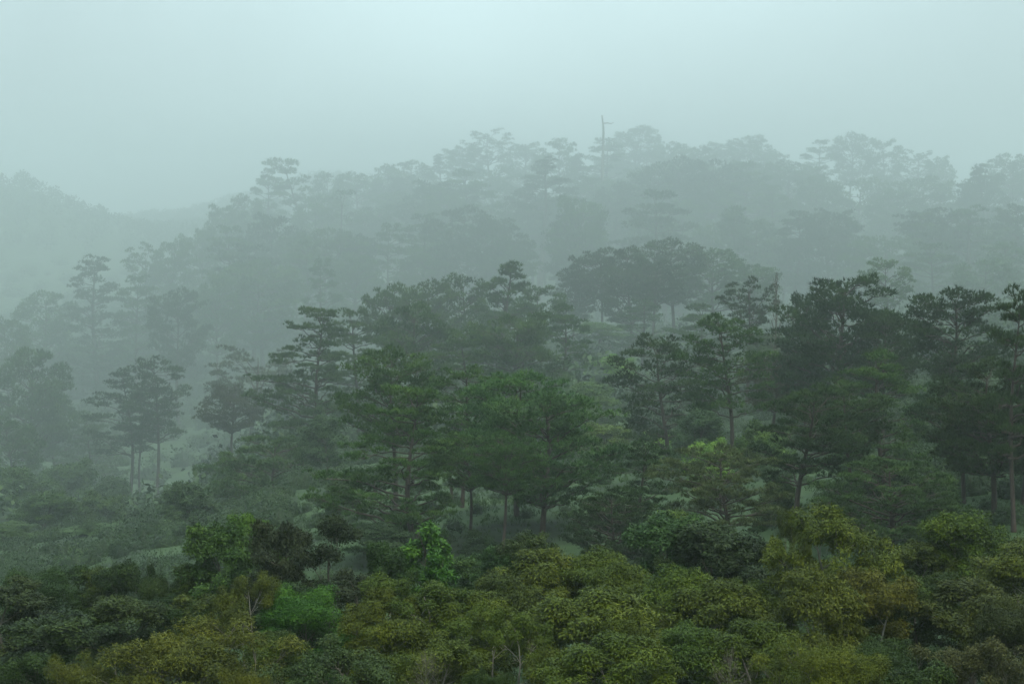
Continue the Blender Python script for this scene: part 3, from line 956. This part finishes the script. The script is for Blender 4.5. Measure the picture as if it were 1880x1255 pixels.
# ---- undergrowth on the slopes (one uncountable mass)
def undergrowth():
    rng = np.random.default_rng(99)
    Vs, Fs, As, o0 = [], [], [], 0

    def push(V, F, A):
        nonlocal o0
        Vs.append(V)
        Fs.append(F + o0)
        As.append(A)
        o0 += len(V)

    for n, y0, y1, pw, k, rel, r0, r1 in ((2200, 50, 220, 1.15, 680, .085, .6, 1.7), (2200, 220, 1750, 1.3, 220, .15, 2.0, 8.5)):
        u = rng.uniform(-.36, .36, n)
        y = y0 + (y1 - y0) * rng.random(n) ** pw
        keep = ~((u < -.09) & (y < 76)) & ~((y < 140) & (u > -.03) & (u < .17) & (y > 70) & (rng.random(n) < .4))
        u, y = u[keep], y[keep]
        x = u * y
        m = len(x)
        r = rng.uniform(r0, r1, m) * (.6 + .6 * (y - y0) / (y1 - y0))
        r = np.where((y > 66) & (y < 140) & (u > -.11) & (u < .17), r * .42, r)     # low growth in the grassy clearing
        ph = rng.uniform(0, 6, (m, 1))

        def lobes(d):
            return 1 + .25 * np.sin(d[..., 0] * 5 + ph) * np.cos(d[..., 1] * 5 + ph) + .1 * np.sin(d[..., 2] * 9 + ph * 2)

        ctr = np.stack([x, y, ground_z(x, y) - .1 * r], 1)[:, None, :]
        sq = np.stack([np.ones(m), np.ones(m), rng.uniform(.8, 1.5, m)], 1)[:, None, :]
        d = unit(rng.normal(0, 1, (m, k, 3)))
        d[..., 2] = np.abs(d[..., 2])
        C = ctr + d * (r[:, None] * lobes(d) * rng.uniform(.78, 1.1, (m, k)))[..., None] * sq
        o = d + rng.normal(0, .6, d.shape)
        tone = rng.normal(.5, .25, (m, 1))
        va = np.clip(tone + rng.normal(0, .09, (m, k)), 0, 1)
        V, Fc, A = leaves(rng, C.reshape(-1, 3), o.reshape(-1, 3), va.ravel(), 1, 1.6, .32, d.reshape(-1, 3))
        V = V.reshape(-1, 4, 3)
        V = (V - V[:, :1]) * np.repeat(r * rel, k)[:, None, None] + V[:, :1]
        push(V.reshape(-1, 3), Fc, A)
        # dense inner foliage of every bush: an opaque dome toned darker than its leaves
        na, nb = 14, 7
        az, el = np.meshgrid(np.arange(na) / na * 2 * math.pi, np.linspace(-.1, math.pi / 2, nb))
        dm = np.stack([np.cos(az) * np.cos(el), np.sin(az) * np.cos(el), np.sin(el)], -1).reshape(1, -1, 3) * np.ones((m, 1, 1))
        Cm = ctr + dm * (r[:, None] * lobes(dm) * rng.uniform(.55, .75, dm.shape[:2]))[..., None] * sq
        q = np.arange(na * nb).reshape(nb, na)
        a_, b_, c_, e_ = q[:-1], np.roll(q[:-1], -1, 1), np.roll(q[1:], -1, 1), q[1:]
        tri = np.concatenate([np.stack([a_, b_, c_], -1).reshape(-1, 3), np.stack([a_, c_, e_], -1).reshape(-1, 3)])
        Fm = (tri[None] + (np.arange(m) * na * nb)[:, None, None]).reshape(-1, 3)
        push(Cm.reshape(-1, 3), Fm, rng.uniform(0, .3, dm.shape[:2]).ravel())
    ob = bpy.data.objects.new('undergrowth', mesh('undergrowth', np.concatenate(Vs), np.concatenate(Fs), M_LEAF, np.concatenate(As)))
    ob.color = (.034, .064, .018, 1)
    ob['kind'] = 'stuff'
    COL.objects.link(ob)


undergrowth()


def grass():
    """Grass of the clearings under the nearer pines."""
    rng = np.random.default_rng(97)
    n = 26000
    y = rng.uniform(50, 150, n)
    x = rng.uniform(-.3, .34, n) * y
    pat = np.sin(x * .45 + 2 * np.sin(y * .2)) * np.cos(y * .38 + x * .15)
    k = rng.random(n) < .55 + .45 * pat
    x, y, pat = x[k], y[k], pat[k]
    C = np.stack([x, y, ground_z(x, y)], 1)
    d = unit(rng.normal(0, .35, (len(x), 3)) + np.array([0, 0, 1.]))
    V, Fc, A = blades(rng, C, d, np.clip(.5 + .3 * pat + rng.normal(0, .15, len(x)), 0, 1), 9, .08, .24, .025, .5, .4)
    ob = bpy.data.objects.new('grass', mesh('grass', V, Fc, M_LEAF, A))
    ob.color = (.034, .066, .016, 1)
    ob['kind'] = 'stuff'
    COL.objects.link(ob)


grass()


def far_woods():
    """Tree cover of the far hills that reads as one mass."""
    rng = np.random.default_rng(98)
    n = 3500
    u = rng.uniform(-.45, .1, n)
    y = rng.uniform(1800, 2720, n)
    x = u * y
    z = ground_z(x, y)
    h = rng.uniform(11, 18, n)
    k = 60
    t = rng.random((n, k)) ** .8
    az = rng.uniform(0, 6.28, (n, k))
    rad = h[:, None] * .5 * np.sqrt(np.maximum(0, 1 - t ** 2.2)) * rng.uniform(.5, 1.1, (n, k))
    C = np.stack([x[:, None] + rad * np.cos(az), y[:, None] + rad * np.sin(az), z[:, None] + h[:, None] * (.1 + .85 * t)], -1).reshape(-1, 3)
    o = rng.normal(0, .5, C.shape) + np.array([0, 0, .3])
    V, Fc, A = leaves(rng, C, o, rng.random(n * k), 2.2, 3.6, .3)
    ob = bpy.data.objects.new('far_woods', mesh('far_woods', V, Fc, M_LEAF, A))
    ob.color = (.04, .07, .025, 1)
    ob['kind'] = 'stuff'
    COL.objects.link(ob)


far_woods()


# ---- foreground canopy
def front(form, px, top, D, w, label, tint, **k):
    plant(form, px, top, D, w, label, tint, name=k.pop('name', 'broadleaf_tree'), cat=k.pop('cat', 'broadleaf tree'), group=k.pop('group', G_FRONT), **k)


# rear rank, crowns against the mist
front('glossy', 12, 1062, 56, 150, 'dark leafy tree at the left edge of the canopy', (0.056, 0.072, 0.010))
front('round', 82, 1044, 60, 140, 'dark green rounded tree second from the left edge of the canopy', DARK)
front('loose', 145, 1034, 64, 100, 'dark open tree left of the dark pointed crown', DARK)
front('glossy2', 186, 1034, 62, 90, 'brownish olive tree with fine twigs at left', OLIVE_DK)
front('glossy', 226, 1024, 60, 86, 'dark pointed crown left of the slender column tree', DARK)
front('slender', 269, 1030, 62, 22, 'slender dark column tree at left', DARK)
front('round', 300, 1056, 58, 80, 'small dark tree right of the slender column tree', DARK)
front('glossy2', 345, 1028, 58, 76, 'dull brownish tree left of the light green tree', OLIVE_DK)
front('glossy', 398, 950, 58, 120, 'light green loose tree on the left, its head in the mist', (0.075, 0.144, 0.021))
front('glossy2', 452, 936, 60, 80, 'highest light green head right behind the loose light green tree', LIME)
front('glossy', 516, 948, 54, 110, 'dark glossy egg-shaped tree right of the light green ones', (0.037, 0.054, 0.011))
front('loose', 612, 938, 55, 100, 'dark loose tree with visible grey stems left of centre', (0.043, 0.062, 0.014))
front('glossy2', 700, 988, 55, 74, 'small dark glossy tree between the loose dark tree and the bright sapling', GLOSS)
front('sapling', 767, 953, 57, 74, 'vivid bright green sapling standing above the canopy', (0.075, 0.198, 0.013))
front('sapling', 812, 1008, 55, 56, 'shorter bright green sapling leaning from the vivid one', (0.069, 0.180, 0.011))
front('glossy', 860, 1012, 62, 90, 'bluish grey-green bush in the dip right of the bright saplings', BLUE)
front('glossy2', 908, 996, 58, 70, 'grey-green leafy top right of the dip', BLUE)
front('glossy', 968, 968, 58, 90, 'grey-green leafy top poking above the olive hump', (0.062, 0.096, 0.022))
front('acacia', 1000, 1004, 52, 150, 'olive tree at the upper left of the central hump', OLIVE)
front('acacia3', 1085, 1002, 52, 170, 'broad olive tree at the top of the central hump', OLIVE)
front('acacia2', 1140, 1030, 50, 120, 'olive tree at the right flank of the central hump', OLIVE)
front('glossy', 1222, 934, 56, 140, 'bluish glossy tree right of the central hump, its head in the mist', BLUE)
front('glossy2', 1292, 950, 55, 140, 'dark bluish tree with a pointed head right of the bluish glossy one', (0.048, 0.084, 0.025))
front('glossy', 1372, 985, 54, 130, 'dark blue-green tree left of the tall olive tree', (0.045, 0.074, 0.021))
front('acacia4', 1520, 922, 48, 190, 'tall olive tree with an open clumped head on the right', OLIVE)
front('acacia4', 1448, 930, 55, 60, 'small airy olive top left of the tall olive tree', OLIVE_DK)
front('acacia3', 1765, 928, 54, 170, 'domed olive tree high on the right', (0.100, 0.144, 0.007))
front('acacia', 1690, 985, 54, 120, 'green-olive tree on the left flank of the high domed one', OLIVE_DK)
front('acacia2', 1850, 985, 50, 160, 'brown-olive tree at the right edge under the mist', (0.106, 0.126, 0.007))
# middle rank
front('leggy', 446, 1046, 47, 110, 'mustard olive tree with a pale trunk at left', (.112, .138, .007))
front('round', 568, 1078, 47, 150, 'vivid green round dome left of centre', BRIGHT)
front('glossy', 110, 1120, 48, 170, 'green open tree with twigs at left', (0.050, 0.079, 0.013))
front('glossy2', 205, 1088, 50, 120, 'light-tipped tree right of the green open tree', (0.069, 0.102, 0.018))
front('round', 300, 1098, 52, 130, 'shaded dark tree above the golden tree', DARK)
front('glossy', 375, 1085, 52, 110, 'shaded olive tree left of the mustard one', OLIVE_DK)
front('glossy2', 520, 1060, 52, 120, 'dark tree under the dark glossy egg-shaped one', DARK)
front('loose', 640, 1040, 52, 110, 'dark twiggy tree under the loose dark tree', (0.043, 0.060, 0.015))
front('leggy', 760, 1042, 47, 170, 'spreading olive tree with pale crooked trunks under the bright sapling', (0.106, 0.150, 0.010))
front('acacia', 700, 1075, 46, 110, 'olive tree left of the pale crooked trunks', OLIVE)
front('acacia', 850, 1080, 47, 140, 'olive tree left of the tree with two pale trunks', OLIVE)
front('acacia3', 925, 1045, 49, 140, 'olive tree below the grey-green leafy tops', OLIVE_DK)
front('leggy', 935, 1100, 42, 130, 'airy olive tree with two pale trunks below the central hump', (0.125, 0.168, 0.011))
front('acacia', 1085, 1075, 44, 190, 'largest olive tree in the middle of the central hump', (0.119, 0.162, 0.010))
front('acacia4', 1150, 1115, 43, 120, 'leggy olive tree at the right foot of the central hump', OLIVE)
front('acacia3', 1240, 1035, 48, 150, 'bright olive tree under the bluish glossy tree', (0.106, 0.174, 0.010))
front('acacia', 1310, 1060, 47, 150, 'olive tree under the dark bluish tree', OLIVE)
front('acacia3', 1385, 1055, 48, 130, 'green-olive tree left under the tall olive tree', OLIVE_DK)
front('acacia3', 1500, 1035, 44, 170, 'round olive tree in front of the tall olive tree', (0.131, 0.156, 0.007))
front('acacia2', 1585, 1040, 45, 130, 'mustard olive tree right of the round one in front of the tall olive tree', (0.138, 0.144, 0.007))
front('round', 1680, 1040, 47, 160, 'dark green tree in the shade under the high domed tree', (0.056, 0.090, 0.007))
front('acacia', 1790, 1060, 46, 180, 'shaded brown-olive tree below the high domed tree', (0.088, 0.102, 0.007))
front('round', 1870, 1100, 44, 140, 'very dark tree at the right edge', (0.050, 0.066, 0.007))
# front rank
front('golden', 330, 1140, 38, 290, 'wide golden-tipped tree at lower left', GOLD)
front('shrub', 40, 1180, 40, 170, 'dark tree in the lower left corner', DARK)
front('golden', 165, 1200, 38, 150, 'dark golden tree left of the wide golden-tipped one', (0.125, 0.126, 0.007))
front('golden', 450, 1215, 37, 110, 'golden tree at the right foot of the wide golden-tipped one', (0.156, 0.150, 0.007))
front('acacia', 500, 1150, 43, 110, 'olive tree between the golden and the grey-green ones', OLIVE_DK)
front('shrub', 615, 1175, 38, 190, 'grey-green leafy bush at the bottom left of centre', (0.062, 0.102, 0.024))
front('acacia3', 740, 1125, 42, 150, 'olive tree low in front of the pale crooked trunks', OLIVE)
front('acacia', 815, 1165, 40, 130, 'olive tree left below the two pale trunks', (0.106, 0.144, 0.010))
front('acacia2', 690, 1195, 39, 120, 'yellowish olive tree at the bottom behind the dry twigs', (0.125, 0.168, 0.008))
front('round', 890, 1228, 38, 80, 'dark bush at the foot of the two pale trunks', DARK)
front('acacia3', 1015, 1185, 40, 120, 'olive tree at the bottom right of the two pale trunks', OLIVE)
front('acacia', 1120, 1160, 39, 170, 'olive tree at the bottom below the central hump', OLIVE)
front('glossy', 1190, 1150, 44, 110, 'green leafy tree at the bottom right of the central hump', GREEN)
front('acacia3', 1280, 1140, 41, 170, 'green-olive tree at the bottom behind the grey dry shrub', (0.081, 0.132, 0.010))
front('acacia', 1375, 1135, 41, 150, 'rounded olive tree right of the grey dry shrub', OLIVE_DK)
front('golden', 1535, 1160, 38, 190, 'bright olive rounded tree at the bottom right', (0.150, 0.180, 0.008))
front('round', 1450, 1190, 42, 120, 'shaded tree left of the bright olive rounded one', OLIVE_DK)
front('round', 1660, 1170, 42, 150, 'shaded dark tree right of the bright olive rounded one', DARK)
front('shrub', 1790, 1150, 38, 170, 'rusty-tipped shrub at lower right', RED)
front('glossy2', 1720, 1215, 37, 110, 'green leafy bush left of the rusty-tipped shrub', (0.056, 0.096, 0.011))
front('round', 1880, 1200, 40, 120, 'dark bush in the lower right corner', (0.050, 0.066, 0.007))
G_DRY = 'dry leafless shrubs at the bottom'
front('dry', 1342, 1208, 32, 110, 'grey dry leafless shrub at the bottom right of centre', RED, name='dry_shrub', cat='shrub', group=G_DRY, H=0.48)
front('dry', 782, 1210, 32, 110, 'pale dry leafless shrub at the bottom left of centre', RED, name='dry_shrub', cat='shrub', group=G_DRY, H=0.42)


# ------------------------------------------------------------------ haze
def box(name, x0, x1, y0, y1, z0, z1, mat):
    V = [(x, y, z) for z in (z0, z1) for y in (y0, y1) for x in (x0, x1)]
    Fq = [(0, 2, 3, 1), (4, 5, 7, 6), (0, 1, 5, 4), (2, 6, 7, 3), (0, 4, 6, 2), (1, 3, 7, 5)]
    o = bpy.data.objects.new(name, mesh(name, V, Fq, mat))
    COL.objects.link(o)
    return o


mh = bpy.data.materials.new('mist')
mh.use_nodes = True
mh.node_tree.nodes.clear()
pv = mh.node_tree.nodes.new('ShaderNodeVolumePrincipled')
pv.inputs['Color'].default_value = (.93, .975, .98, 1)
pv.inputs['Density'].default_value = HAZE_DENSITY
pv.inputs['Anisotropy'].default_value = HAZE_G
pv.inputs['Density Attribute'].default_value = ''
mo = mh.node_tree.nodes.new('ShaderNodeOutputMaterial')
mh.node_tree.links.new(pv.outputs[0], mo.inputs['Volume'])
try:
    mh.cycles.homogeneous_volume = True
except Exception as ex:
    print('no homogeneous flag', ex)
hz = box('haze', -2000, 2000, -120, 3600, float(GZ.min()) - 1.5, 92, mh)
hz['kind'] = 'stuff'
